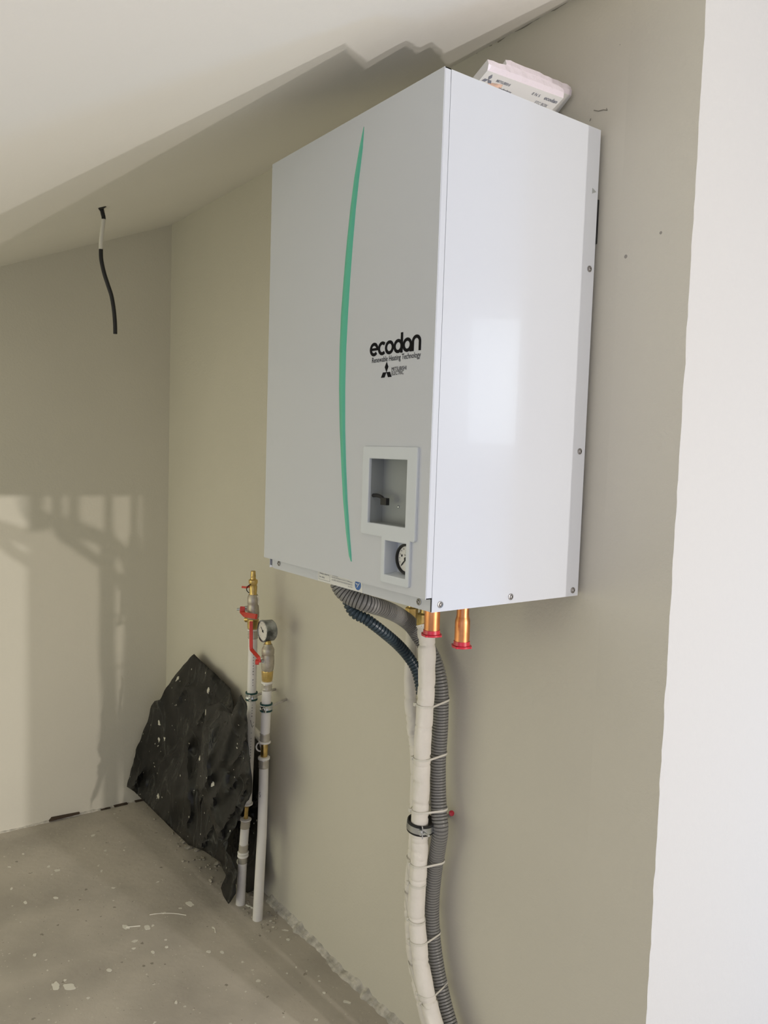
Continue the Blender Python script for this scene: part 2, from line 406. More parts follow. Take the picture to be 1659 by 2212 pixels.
# body shell: right, left, top, rear
b = B(); box(b, (-0.0015, YS, ZB), (0, YG, ZT-.0005)); side = obj('side_panel', b, m_enam, unit)
b = B(); box(b, (XL, YS, ZB), (XL+.0015, YG, ZT-.0005)); obj('side_panel', b, m_enam, unit)
b = B(); box(b, (XL+.0015, YS, ZT-.002), (-.0015, YG, ZT-.0008)); obj('top_panel', b, m_enam, unit)
b = B(); box(b, (XL+.0015, YG-.002, ZB+.004), (-.0015, YG, ZT-.002)); obj('back_plate', b, m_enam, unit)
b = B(); box(b, (XL+.0015, YS+.003, ZB+.004), (-.0015, YG-.002, ZB+.0055)); obj('bottom_plate', b, m_in, unit)
b = B()                                                       # lower front flange with cut corner
xs0 = at(589, 1225, 'y', YS+.002).x
prism(b, [(xs0, YS+.001, ZS+.012), (xs0, YS+.001, ZB+.006), (xs0+.006, YS+.001, ZB), (-.0022, YS+.001, ZB), (-.0022, YS+.001, ZS+.012)], (0, .0015, 0))
skirt = obj('lower_flange', b, m_enam, unit)
b = B(); box(b, (-.0021, YS-.0012, ZB+.001), (-.0004, YS+.0004, ZB+.024)); obj('corner_gap_shade', b, m_black, unit)  # dark strips stand in for the shade between cover and side panel
b = B(); box(b, (-.004, YS-.001, ZT-.020), (-.0004, YS+.0002, ZT-.001)); obj('corner_gap_shade', b, m_black, unit)
b = B(); box(b, (-.003, YS-.0010, ZB+.02), (-.0010, YS+.0001, ZT-.004)); obj('gap_shade', b, m_in, unit)
# wall bracket behind
b = B(); box(b, (-.50, YG, ZT-.19), (-.004, -.0005, ZT-.115)); obj('wall_bracket', b, m_black, unit)
b = B(); box(b, (-.50, YG, ZB+.05), (-.02, -.0005, ZB+.08)); obj('wall_bracket', b, m_in, unit)
# bevelled L-shaped bezel
def fz(u, v): return fr(u, v)
ax0 = fr(783, 1150)[0]; ax1 = fr(904, 1060)[0]; az1 = fr(904, 966)[1]; az0 = (fr(783, 1152)[1]+fr(900, 1172)[1])/2
bx0 = fr(826, 1220)[0]; bx1 = fr(888, 1220)[0]; bz0 = (fr(826, 1256)[1]+fr(886, 1271)[1])/2
holesb = [(wx0+.0012, wx1-.0012, wz0+.0012, wz1-.0012), (gx0+.001, gx1-.001, gz0+.001, gz1-.001), (ax0, bx0, bz0, az0), (bx1, ax1, bz0, az0)]
b = B(); holed(b, ax0, ax1, bz0, az1, YF-.0045, YF+.0005, holesb)
bmesh.ops.remove_doubles(b, verts=b.verts[:], dist=1e-6)
bmesh.ops.recalc_face_normals(b, faces=b.faces[:])
bmesh.ops.dissolve_limit(b, angle_limit=math.radians(2), verts=b.verts[:], edges=b.edges[:])
oc = [(ax0, az1), (ax1, az1), (ax1, az0), (bx0, bz0), (bx1, bz0), (ax0, az0)]
es = [e for e in b.edges if abs(e.verts[0].co.y-e.verts[1].co.y) > .004 and any(abs(e.verts[0].co.x-x) < 1e-5 and abs(e.verts[0].co.z-z) < 1e-5 for x, z in oc)]
bmesh.ops.bevel(b, geom=es, offset=.0045, segments=4, affect='EDGES', profile=.5)
es = [e for e in b.edges if e.calc_length() > 1e-6 and all(abs(v.co.y-(YF-.0045)) < 1e-6 for v in e.verts) and len(e.link_faces) == 2 and e.calc_face_angle(0) > 1]
bmesh.ops.bevel(b, geom=es, offset=.0020, segments=2, affect='EDGES', profile=.6)
bezel = obj('control_bezel', b, m_bezel, unit)
def recess(bm, x0, x1, z0, z1, y0, y1, ix=0.0, iz=0.0):
    f = [bm.verts.new((x, y0, z)) for x, z in ((x0, z0), (x1, z0), (x1, z1), (x0, z1))]
    g = [bm.verts.new((x, y1, z)) for x, z in ((x0+ix, z0+iz), (x1-ix, z0+iz), (x1-ix, z1-iz), (x0+ix, z1-iz))]
    for i in range(4): bm.faces.new((f[i], f[(i+1) % 4], g[(i+1) % 4], g[i]))
    bm.faces.new(g); return bm
b = B(); recess(b, wx0+.001, wx1-.001, wz0+.001, wz1-.001, YF-.001, YF+.026)
# widen interior
for v in b.verts:
    if v.co.y > YF+.01: v.co.x += (-.0 if v.co.x < (wx0+wx1)/2 else .0)
obj('window_recess', b, m_in, unit)
xm = wx0+.0
b = B(); tube(b, spline([(wx0-.001, YF+.006, wz0+.046), (wx0+.014, YF+.006, wz0+.0465), (wx0+.026, YF+.006, wz0+.044), (wx0+.032, YF+.006, wz0+.039)], .003), .0032, 8)
box(b, (wx0+.026, YF+.003, wz0+.032), (wx0+.042, YF+.010, wz0+.044), .001); obj('cable_connector', b, m_black, unit)
for dx, dz in ((.050, .115), (.047, .030)):
    b = B(); lathe(b, (wx0+dx, YF+.026, wz0+dz), (0, -1, 0), [(0, .0022), (.002, .002), (.0026, .0008)], 10)
    obj('rivet', b, m_steel, unit, smooth=True)
b = B(); recess(b, gx0+.0006, gx1-.0006, gz0+.0006, gz1-.0006, YF-.001, YF+.022, .001, .003); gr = obj('gauge_recess', b, m_bezel, unit)
# pressure gauge in recess
GR = .0245; gc = at(873, 1208, 'y', YF+.012); gc = Vector((gc.x, YF+.030, gc.z))
b = B(); lathe(b, gc, (0, -1, 0), [(0, GR), (.017, GR), (.018, GR-.0008), (.018, GR-.003), (.0135, GR-.0038)], 40, cap=False)
gauge = obj('pressure_gauge', b, m_black, unit, smooth=True); gauge['label'] = 'round gauge with black rim'
b = B(); lathe(b, gc, (0, -1, 0), [(0, GR-.003), (.0138, GR-.0036)], 40); obj('dial', b, m_dial, gauge)
b = B(); yd = gc.y-.0142
def gf(x, z, e): return Vector((gc.x+x, yd-e, gc.z+z))
stroke(b, [(-.011, -.011), (.006, .006)], .0018, gf, .0008); lathe(b, (gc.x, yd, gc.z), (0, -1, 0), [(0, .0032), (.002, .003)], 16)
obj('needle', b, m_black, gauge)
b = B()
for k in range(13):
    a = math.radians(225-270*k/12); r0, r1 = GR-.0085, GR-.0062
    stroke(b, [(r0*math.cos(a), r0*math.sin(a)), (r1*math.cos(a), r1*math.sin(a))], .0006, gf, .0003)
for k, t in enumerate('01234'):
    a = math.radians(225-270*k/4); text(b, t, lambda x, z, e: Vector((gc.x+x, yd-e, gc.z+z)), .0118*math.cos(a)-.0014, .0118*math.sin(a)-.0018, .0025, .0036)
text(b, 'bar', gf, -.004, .005, .008, .003)
obj('dial_marks', b, m_ink, gauge)
# green crescent
Lf = [(786, 273), (777, 320), (766, 385), (757, 450), (749, 520), (742, 600), (736, 680), (733, 760), (732, 840), (734, 930), (738, 1010), (742, 1080), (748, 1150), (754, 1200), (758, 1213)]
Rt = [(786.6, 275), (784, 320), (776, 385), (769, 450), (763, 520), (757, 600), (752, 680), (748, 760), (746, 840), (746, 930), (748, 1010), (751, 1080), (755.5, 1150), (759.5, 1200), (760, 1213)]
b = B(); rows = []
for l, r in zip(Lf, Rt):
    a, c = at(*l, 'y', YF), at(*r, 'y', YF); mid = a.lerp(c, .35)
    w = (c-a).length
    rows.append([b.verts.new(a+Vector((0, .0003, 0))), b.verts.new(mid-Vector((0, min(.004, w*.3), 0))), b.verts.new(a.lerp(c, .8)-Vector((0, min(.0035, w*.28), 0))), b.verts.new(c+Vector((0, .0003, 0)))])
for r0, r1 in zip(rows, rows[1:]):
    for k in range(3): b.faces.new((r0[k], r0[k+1], r1[k+1], r1[k]))
    b.faces.new((r0[3], r0[0], r1[0], r1[3]))
b.faces.new(rows[0]); b.faces.new(rows[-1])
obj('green_strip', b, m_green, unit, smooth=True)['label'] = 'curved green plastic strip'
# lettering on the cover
def FF(x, z, e): return Vector((x, YF-.0002-e, z))
lx0, lz0 = fr(799, 771); lx1, _ = fr(909, 755); lz0 = at(800, 771, 'y', YF).z; lz1 = at(799, 742, 'y', YF).z
xh = (lz1-lz0)          # x-height
Wd = lx1-lx0; b = B(); wst = xh*.25; r = (xh-wst)/2
# letters drawn in units of x-height, then scaled horizontally
LW = 5.72
def G(ox): return lambda x, z, e: FF(lx0+(ox+x)*Wd/LW, lz0+z*xh, e)
rr = .385; sw = .23
def ring(ox): stroke(b, arc(.5, .5, rr, 0, 360, 32)[:-1], sw, G(ox), .0004, closed=True)
stroke(b, arc(.5, .5, rr, 0, 318, 26), sw, G(0), .0004); stroke(b, [(.14, .5), (.98, .5)], sw*.8, G(0), .00055)
stroke(b, arc(.5, .5, rr, 48, 312, 24), sw, G(.98), .0004)
ring(1.80); ring(2.78); stroke(b, [(.90, .5), (.90, 1.42)], sw, G(2.78), .00055); stroke(b, [(.895, .0), (.895, .55)], sw, G(2.78), .0007)
ring(3.78); stroke(b, [(.895, 0), (.895, .55)], sw, G(3.78), .00055)
stroke(b, [(.12, 0), (.12, .5)]+arc(.49, .62, .37, 180, 0, 18)[1:]+[(.86, 0)], sw, G(4.76), .0004)
obj('brand_lettering', b, m_ink, unit)
b = B()
tx0, tz0 = fr(804, 784); tx1, tz1 = fr(909, 770)
text(b, 'Renewable Heating Technology', FF, tx0, (tz0+tz1)/2-.0035, tx1-tx0, .0115); obj('slogan_lettering', b, m_ink, unit)
b = B(); ex, ez = fr(835, 804); emblem(b, FF, ex, ez, .0096); obj('emblem', b, m_ink, unit)
b = B(); mx0, mz0 = fr(845, 802); mx1, mz1 = fr(877, 797)
text(b, 'MITSUBISHI', FF, mx0+.0015, mz0, mx1-mx0, .0062); q0 = fr(845, 811); q1 = fr(871, 805)
text(b, 'ELECTRIC', FF, q0[0]+.0015, q0[1], q1[0]-q0[0], .0062); obj('maker_lettering', b, m_ink, unit)
# warning label on lower flange
YL = YS+.0010-.0004
def fl(u, v): p = at(u, v, 'y', YL); return p.x, p.z
l0 = fl(687, 1245)[0]; l1 = fl(783, 1268)[0]; lz_0 = ZB+.0006; lz_1 = ZS+.0
def FL(x, z, e): return Vector((x, YL-.0001-e, z))
b = B(); box(b, (l0, YL, lz_0), (l1, YL+.0003, lz_1+.004)); lab = obj('warning_label', b, m_lab, unit); lab['label'] = 'white safety label with blue disc'
b = B(); hh = .0205
text(b, 'Always observe', FL, l0+.006, lz_0+.0125, .033, .0045, th=.0001, bold=.01); text(b, 'for safety', FL, l0+.006, lz_0+.006, .018, .0045, th=.0001, bold=.01)
for p, q in (((.003, .0035), (.042, .0035)), ((.042, .0035), (.042, .0185)), ((.003, .0185), (.042, .0185)), ((.003, .0035), (.003, .0185))):
    stroke(b, [(l0+p[0], lz_0+p[1]), (l0+q[0], lz_0+q[1])], .0005, FL, .0001)
wl = (l1-l0)-.049-.030
text(b, '! WARNING', FL, l0+.048, lz_0+.0155, wl*.3, .0028, th=.0001)
text(b, 'BEFORE OBTAINING ACCESS TO TERMINALS,', FL, l0+.048, lz_0+.0115, wl, .0028, th=.0001)
text(b, 'ALL SUPPLY CIRCUITS MUST BE DISCONNECTED', FL, l0+.048, lz_0+.0072, wl, .0028, th=.0001)
text(b, 'BG79U', FL, l0+.048+wl*.8, lz_0+.0032, wl*.2, .0024, th=.0001)
obj('label_print', b, m_gink, lab)
b = B(); bc = (l1-.014, lz_0+.0115)
lathe(b, FL(bc[0], bc[1], 0), (0, -1, 0), [(0, .0092), (.0002, .0092)], 28); obj('blue_disc', b, m_blab, lab)
b = B()
def FD(x, z, e): return FL(bc[0]+x, bc[1]+z, .0002+e)
stroke(b, [(-.007, .002), (-.002, .001)], .0012, FD, .0001); stroke(b, [(-.003, -.005), (.005, .004)], .0014, FD, .0001); stroke(b, [(-.003, .003), (-.001, .001), (-.003, -.001)], .001, FD, .0001)
obj('disc_pictogram', b, m_lab, lab)
# screws
def screw(o, ax):
    b = B(); lathe(b, o, ax, [(0, .0052), (.0006, .0055), (.0010, .0054), (.0014, .0038), (.0022, .0036), (.0030, .0028), (.0032, .0014), (.0020, .0012)], 20)
    obj('screw', b, m_screw, unit, smooth=True)
for u, v in ((603, 1217), (905, 1300)):
    p = at(u, v, 'y', YS+.001); screw(p, (0, -1, 0))
for u, v in ((951, 1306), (1103, 1289), (1237, 1275), (1252, 975), (1273, 581)):
    p = at(u, v, 'x', 0); screw(p, (1, 0, 0))
b = B(); prism(b, [at(u, v, 'x', .0001) for u, v in ((1280, 406), (1288, 415), (1279, 418))], (.0003, 0, 0)); obj('lanced_hook', b, m_in, unit)
b = B(); p = at(1044, 1311, 'y', -.09); lathe(b, (p.x, p.y, ZB-.006), (0, 0, 1), [(0, .0015), (.002, .0025), (.016, .0025)], 10); obj('screw', b, m_steel, unit)
# copper stubs with red caps
def stub(u, y, vtop, vsh, vcap, r0, r1, neck):
    o = at(u, vcap, 'y', y); zc0 = o.z; zc1 = at(u, vsh, 'y', y).z; b = B()
    if neck: 
        zn = at(u+3, neck, 'y', y).z; prof = [(zc0+.002, r1), (zn, r1), (zn+.004, r1*.985), (zn+.010, r1*.87), (zn+.014, r0), (ZB+.006, r0)]
    else: prof = [(zc0+.002, r1), (ZB+.006, r1)]
    lathe(b, (o.x, y, 0), (0, 0, 1), prof, 32); s = obj('copper_pipe_stub', b, m_copper, unit, smooth=True); s['label'] = 'bright copper pipe stub'
    b = B(); rc = r1*1.08; hs = zc1-zc0; hf = hs*.32
    lathe(b, (o.x, y, 0), (0, 0, 1), [(zc0, rc*1.18), (zc0+hf*.1, rc*1.22), (zc0+hf, rc*1.22), (zc0+hf*1.2, rc*1.02), (zc1, rc), (zc1, r1+.0002), (zc0+.002, r1+.0002)], 36)
    for k in range(4):
        a = math.radians(20+90*k); c = Vector((o.x+math.cos(a)*rc*1.2, y+math.sin(a)*rc*1.2, zc0+hf*.6)); lathe(b, c-Vector((0, 0, hf*.5)), (0, 0, 1), [(0, .003), (hf*.9, .003)], 8)
    obj('dust_cap', b, m_red, s, smooth=True)['label'] = 'red plastic cap'
stub(932, -.220, 1322, 1360, 1373, .013, .0140, None)
stub(997, -.150, 1316, 1384, 1398, .0115, .0140, 1345)
# brass flare nuts
nutp = at(917, 1337, 'y', -.095); nutq = at(889, 1326, 'y', -.045)
for p, r in ((nutp, .0165), (nutq, .0145)):
    b = B(); z0 = p.z-.016 if r > .015 else p.z-.013
    hexn(b, (p.x, p.y, 0), (0, 0, 1), [(z0, r*.85), (z0+.003, r), (z0+.026, r), (z0+.029, r*.8)]); lathe(b, (p.x, p.y, 0), (0, 0, 1), [(z0+.028, r*.6), (ZB+.006, r*.6)], 20)
    obj('flare_nut', b, m_brass, unit)

# ------------------------------------------------------------------ packets on top
def packet(name, label, P, thick_dir, text_fn=None):
    pass
XK = -0.045
def kx(u, v): return at(u, v, 'x', XK)
A0, A1 = kx(1053, 152), kx(1217, 212)           # lower long edge of the pink side
A2, A3 = kx(1217, 190), kx(1053, 125)
yv = (A1-A0); zdir = ((A3-A0)+(A2-A1))/2
# the underside dips towards -x until it reaches the cabinet top
dn = Vector((-.085, -.004, 0)); dz = (ZT+.002) - (A0.z+A1.z)/2
dn = Vector((-.10, -.0, dz))
def packet_mesh(bm, a0, a1, up_, back, wob=.002):
    n = 14; rows = []
    for i in range(n+1):
        t = i/n; p = a0.lerp(a1, t); w = noise.noise(p*60)*wob; e = 1-.12*(t < .001 or t > .999)
        rows.append([bm.verts.new(p), bm.verts.new(p+up_*.5+Vector((.002+w, 0, 0))), bm.verts.new(p+up_*e+Vector((w*.5, 0, w))), bm.verts.new(p+up_*e+back+Vector((0, 0, w))), bm.verts.new(p+back)])
    for r0, r1 in zip(rows, rows[1:]):
        for k in range(5):
            f = bm.faces.new((r0[k], r0[(k+1) % 5], r1[(k+1) % 5], r1[k])); f.material_index = 0 if k in (0, 1, 2) else 1
    f = bm.faces.new(rows[0]); f.material_index = 1
    f = bm.faces.new(rows[-1]); f.material_index = 1
    return bm
b = B(); packet_mesh(b, A0, A1, zdir, dn)
pk = obj('wrapped_manual_pack', b, [m_film, m_paper]); tag(pk, 'shiny pink wrapped manual pack with printed underside, tilted on top of the white cabinet', 'packet')
nrm = (A1-A0).cross(dn).normalized()
if nrm.z > 0: nrm = -nrm
ey = (A1-A0).normalized(); ed = dn.normalized(); LK = (A1-A0).length
# print on the underside: x along the long edge, z down the slope
def FP(x, z, e): return A0+ey*x-ed*z+nrm*(.0003+e)
b = B(); emblem(b, FP, .014, -.014, .0060, sx=1.15)
text(b, 'MITSUBISHI', FP, .030, -.013, .030, .0050, bold=.01); text(b, 'Hydrobox', FP, .044, -.0255, .030, .0060, bold=.02)
text(b, 'ecodan', FP, LK-.036, -.014, .031, .0075, bold=.02); text(b, 'FTC BOX', FP, LK-.047, -.0265, .030, .0060)
text(b, 'll N S', FP, LK-.066, -.013, .018, .0055)
text(b, 'INSTALLATION MANUAL', FP, .074, -.030, .042, .0035)
BASE['x'] = BASE[pk.name]
obj('cover_print', b, m_gink, pk)
b = B(); prism(b, [FP(.019, -.018, 0), FP(.047, -.014, 0), FP(.050, -.030, 0), FP(.022, -.032, 0)], nrm*.0002); obj('cover_picture', b, m_pinkp, pk)
X2 = -0.075
def k2(u, v): return at(u, v, 'x', X2)
c0, c1, c2, c3 = k2(1092, 150), k2(1234, 207), k2(1234, 186), k2(1092, 126)
b = B(); packet_mesh(b, c0, c1, ((c3-c0)+(c2-c1))/2, Vector((-.09, 0, (ZT+.02)-(c0.z+c1.z)/2)))
tag(obj('wrapped_manual_pack', b, [m_film, m_paper]), 'second pink film packet lying behind and above the printed one on the cabinet', 'packet')
# carton scrap holding the packets up at the rear
# ------------------------------------------------------------------ bundle under the unit
def P(lst): return [at(u, v, 'y', y) for u, v, y in lst]
def wrinkle(r0, seed, k=1.0):
    def f(s, a):
        q = Vector((math.cos(a)*1.2, math.sin(a)*1.2, s*28+seed)); g = noise.noise(q)*.0016*k
        c = noise.noise(Vector((seed, math.cos(a)*.6, s*70)))
        if c > .32: g -= .0022*k*min(1, (c-.32)*6)
        h = (s+seed) % .085
        if h < .006: g -= .0018*k*math.sin(PI*h/.006)
        return r0+g
    return f
p1 = P([(917, 1349, -.095), (919.5, 1364, -.095), (922, 1400, -.095), (922, 1450, -.095), (918, 1530, -.095), (913, 1600, -.095), (910, 1700, -.09), (906, 1783, -.088), (906, 1850, -.085), (901, 1920, -.085), (900, 1980, -.085), (906, 2050, -.085), (914, 2110, -.085), (928, 2170, -.085), (940, 2215, -.085), (962, 2290, -.085)])
p1.append(Vector((p1[-1].x+.02, p1[-1].y, -.01)))
b = B(); tube(b, resample(spline(p1, .004), .0035), wrinkle(.0182, 2.0), 28)
ip = obj('insulated_pipe', b, m_foam, smooth=True); tag(ip, 'thick white foam insulated pipe running down in front of the grey conduit', 'pipe')
p2 = P([(889, 1335, -.045), (890, 1370, -.037), (888, 1420, -.034), (886, 1490, -.030), (891, 1560, -.030), (900, 1640, -.032), (899, 1740, -.034), (896, 1830, -.036), (888, 1900, -.036), (888, 1990, -.036), (892, 2060, -.036), (902, 2120, -.036), (914, 2170, -.036), (926, 2215, -.036), (940, 2262, -.036)])
p2.append(Vector((p2[-1].x+.03, p2[-1].y, -.01)))
b = B(); tube(b, resample(spline(p2, .004), .0035), wrinkle(.0145, 5.0, 1.2), 24)
tag(obj('insulated_pipe', b, m_foam, smooth=True), 'thinner white foam insulated pipe half hidden behind the thick one, against the wall', 'pipe')
def corrug(r0, pitch, depth, fr_):
    def f(s, a):
        t = ((s % pitch)/pitch)
        if t < fr_: return r0-depth*math.sin(PI*t/fr_)**.6
        return r0+.0003*math.sin(PI*(t-fr_)/(1-fr_))
    return f
ph = P([(728, 1225, -.275), (734, 1266, -.272), (752, 1286, -.262), (790, 1303, -.235), (830, 1315, -.185), (862, 1330, -.125), (888, 1350, -.080), (908, 1378, -.056), (935, 1422, -.045), (950, 1480, -.042), (951, 1560, -.042), (946, 1640, -.045), (946, 1700, -.046), (948, 1750, -.050), (951, 1790, -.052), (946, 1830, -.048), (938, 1880, -.042), (932, 1950, -.040), (934, 2020, -.040), (943, 2090, -.040), (957, 2160, -.040), (972, 2215, -.040), (990, 2275, -.040)])
ph.append(Vector((ph[-1].x+.02, ph[-1].y, -.01)))
ph[0] = Vector((ph[0].x-.002, ph[0].y, ZB+.0035))
b = B(); tube(b, resample(spline(ph, .004), .00105), corrug(.0172, .0063, .0036, .30), 26)
tag(obj('corrugated_conduit', b, m_hose, smooth=False), 'thick grey corrugated conduit curving from under the cabinet and down the wall', 'conduit')
pb = P([(735, 1262, -.22), (757, 1312, -.21), (795, 1340, -.180), (830, 1367, -.145), (860, 1393, -.105), (882, 1418, -.078), (897, 1442, -.064), (906, 1470, -.058), (911, 1500, -.056)])
pb[0] = Vector((pb[0].x, pb[0].y, ZB+.0035))
def blue(s, a):
    t = (s % .0078)/.0078; return .0098 if t < .42 else .0122
b = B(); tube(b, resample(spline(pb, .003), .0013), blue, 20)
tag(obj('corrugated_conduit', b, m_blue), 'thin dark blue ribbed conduit hanging below the grey conduit under the cabinet', 'conduit')

# cable ties round pipe and conduit
def nearest(path, v):
    best = None
    for q in path:
        d = q-CAM; yy = H/2-F*d.dot(UP)/d.dot(fwd)
        if best is None or abs(yy-v) < best[0]: best = (abs(yy-v), q)
    return best[1]
s1, s2, sh = resample(spline(p1, .004), .004), resample(spline(p2, .004), .004), resample(spline(ph, .004), .004)
sh = [q for q in sh if q.z < .93]
def hull(pts):
    pts = sorted(pts); 
    def half(ps):
        o = []
        for p in ps:
            while len(o) > 1 and (o[-1][0]-o[-2][0])*(p[1]-o[-2][1])-(o[-1][1]-o[-2][1])*(p[0]-o[-2][0]) <= 0: o.pop()
            o.append(p)
        return o[:-1]
    return half(pts)+half(pts[::-1])
def tie(items, tilt, label, group, grow=.0009):
    pts = []; zs = []
    for c, r in items:
        for k in range(32):
            a = 2*PI*k/32; pts.append((c.x+math.cos(a)*(r+grow), c.y+math.sin(a)*(r+grow)))
        zs.append(c)
    h = hull(pts); n = len(h); c0 = zs[0]
    zz = lambda x: c0.z+tilt*(x-c0.x)
    cx = sum(p[0] for p in h)/n; cy = sum(p[1] for p in h)/n
    b = B(); rows = []
    for x, y in h:
        d = Vector((x-cx, y-cy, 0)).normalized()*.0013; z = zz(x)
        rows.append([b.verts.new((x, y, z-.0022)), b.verts.new((x+d.x, y+d.y, z-.0022)), b.verts.new((x+d.x, y+d.y, z+.0022)), b.verts.new((x, y, z+.0022))])
    for i in range(n):
        r0, r1 = rows[i], rows[(i+1) % n]
        for k in range(4): b.faces.new((r0[k], r0[(k+1) % 4], r1[(k+1) % 4], r1[k]))
    hx = c0.x-items[0][1]*.55; hy = c0.y-items[0][1]*.88
    box(b, (hx-.004, hy-.005, zz(hx)-.0035), (hx+.003, hy+.001, zz(hx)+.0035), .0006)
    o = obj('cable_tie', b, m_tie); return tag(o, label, 'cable tie', group)
for v, tl, lab_ in ((1516, -.05, 'pale cable tie round pipe and grey conduit, highest one on the bundle'),
                  (1632, .02, 'pale cable tie round pipe and conduit, second from the top of the bundle'),
                  (1742, .03, 'pale cable tie round pipe and conduit just above the black steel clamp'),
                  (1860, .02, 'pale cable tie round pipe and conduit just below the black steel clamp'),
                  (2026, .05, 'pale cable tie round pipe and conduit between the clamp and the frame bottom'),
                  (2140, .06, 'pale cable tie round pipe and conduit, lowest one on the conduit bundle')):
    a = nearest(s1, v+6); c = min(sh, key=lambda q: abs(q.z-a.z-.002))
    tie([(a, .0182), (c, .0175)], tl, lab_, 'cable ties on the pipe bundle')
for v, lab_ in ((1905, 'pale cable tie tightened round the white pipes only, first below the clamp'), (1985, 'pale cable tie tightened round the white pipes only, halfway down below the clamp'),
              (2168, 'pale cable tie tightened round the white pipes only, lowest near the frame edge')):
    a = nearest(s1, v); c = min(s2, key=lambda q: abs(q.z-a.z))
    tie([(a, .0178), (c, .0145)], -.1, lab_, 'cable ties on the pipe bundle')

# big rubber lined clamp
cp = nearest(s1, 1783)
clamp = thing('pipe_clamp', 'large black rubber lined steel pipe clamp round the insulated pipes', 'pipe clamp', (cp.x, cp.y, cp.z-.012))
cc = Vector((cp.x-.003, cp.y+.006, cp.z)); RC = .0262
nx = Vector((0.08, 0.0, 1)).normalized()
b = B(); lathe(b, cc-nx*.0115, nx, [(0, RC+.003), (.023, RC+.003), (.0235, RC+.0015), (.023, RC), (0, RC), (-.0005, RC+.0015), (0, RC+.003)], 44, cap=False); obj('rubber_lining', b, m_black, clamp, smooth=True)
b = B(); lathe(b, cc-nx*.0068, nx, [(0, RC+.0042), (.0136, RC+.0042), (.0136, RC+.0025), (0, RC+.0025), (0, RC+.0042)], 44, cap=False); obj('steel_band', b, m_steel, clamp, smooth=True)
dr = Vector((.86, -.50, 0)); pe = cc+dr*(RC+.002)
b = B(); prism(b, [pe+Vector((-.002, -.002, -.010)), pe+Vector((.010, -.010, -.011)), pe+Vector((.010, -.010, .011)), pe+Vector((-.002, -.002, .010))], (.0016, .0016, 0)); obj('clamp_ear', b, m_steel, clamp)
b = B(); pp = pe+Vector((.004, -.008, .000)); lathe(b, pp, (.45, -.9, 0), [(0, .0055), (.003, .0058), (.005, .004)], 16); obj('clamp_screw', b, m_steel, clamp, smooth=True)
b = B(); tube(b, [pe+Vector((.004, -.004, .001)), pe+Vector((.031, -.0085, .004))], .0022, 10); obj('clamp_bolt', b, m_steel, clamp)
b = B(); lathe(b, (cc.x, cc.y+RC+.002, cc.z), (0, 1, 0), [(0, .006), (.006, .006), (.0061, .004), (-(cc.y+RC+.002)-.0005, .004)], 12); obj('wall_stud', b, m_steel, clamp)
# wall screw with a red head
sp = at(960, 1766, 'y', -.001); hd = at(975, 1757, 'y', -.016)
ws = thing('wall_screw', 'small screw with red painted head sticking out of the wall beside the grey conduit', 'screw', sp)
d_ = (hd-sp).normalized(); L_ = (hd-sp).length
b = B(); lathe(b, sp, d_, [(0, .0024), (L_, .0024)], 10); obj('shank', b, m_screw, ws)
b = B(); lathe(b, hd, d_, [(-.002, .0035), (0, .0062), (.003, .0058), (.004, .002)], 12); obj('screw_head', b, m_red, ws)

# ------------------------------------------------------------------ floor risers
def riser(base, x, y, r):
    zt = lambda u, v: at(u, v, 'y', y).z
    return zt
RL = at(520, 1953, 'z', 0.0); RR = at(556, 1985, 'z', 0.0)
PXS = 2.30/F
def axis_pt(u, v, y): return at(u, v, 'y', y)
# left riser, leaning a hair
yl = RL.y
riseL = thing('water_riser', 'white water pipe with red lever valve and brass nozzle on top, behind the black sheet', 'water pipe', (RL.x, RL.y, 0))
riseR = thing('water_riser', 'white water pipe topped by a round pressure gauge, with a long cranked red lever', 'water pipe', (RR.x, RR.y, 0))
def seg(root, cl, y, prof, m, name, n=24, lab=None, smooth=True):
    """cl: (u) as function of v; prof: list of (v, width px)"""
    b = B(); pr = [prof[0]]; n_ = n
    for (v0, w0), (v1, w1) in zip(prof, prof[1:]):
        k = max(1, int(abs(v1-v0)/14)); pr += [(v0+(v1-v0)*i/k, w0+(w1-w0)*i/k) for i in range(1, k+1)]
    pts = [(at(cl(v), v, 'y', y), w*PXS/2) for v, w in pr]
    rings = []
    for p, r_ in pts:
        rings.append([b.verts.new(p+Vector((math.cos(2*PI*k/n_+.3), math.sin(2*PI*k/n_+.3), 0))*r_) for k in range(n_)])
    for a, c in zip(rings, rings[1:]):
        for k in range(n_): b.faces.new((a[k], a[(k+1) % n_], c[(k+1) % n_], c[k]))
    b.faces.new(rings[0]); b.faces.new(rings[-1])
    o = obj(name, b, m, root, smooth=smooth)
    if lab: o['label'] = lab
    return o
def interp(tab):
    def f(v):
        if v <= tab[0][0]: return tab[0][1]
        for (a, p), (c, q) in zip(tab, tab[1:]):
            if v <= c: return p+(q-p)*(v-a)/(c-a)
        return tab[-1][1]
    return f
cL = interp([(1233, 547), (1380, 546.5), (1500, 543.5), (1578, 541), (1650, 538), (1735, 534), (1770, 531), (1800, 528), (1860, 524), (1957, 519)])
cR = interp([(1362, 579), (1400, 579), (1475, 577), (1540, 574.5), (1600, 572), (1640, 570), (1700, 569), (1800, 566), (1900, 560.5), (1992, 556)])
seg(riseL, cL, yl, [(1378, 20), (1737, 20)], m_pipe, 'pipe')
seg(riseL, cL, yl, [(1739, 19), (1744, 9), (1768, 9)], m_brass, 'brass_tee')
seg(riseL, cL, yl, [(1788, 19.5), (1823, 19.5)], m_pipe, 'pipe')
seg(riseL, cL, yl, [(1862, 20), (1957, 21)], m_pipe, 'pipe')
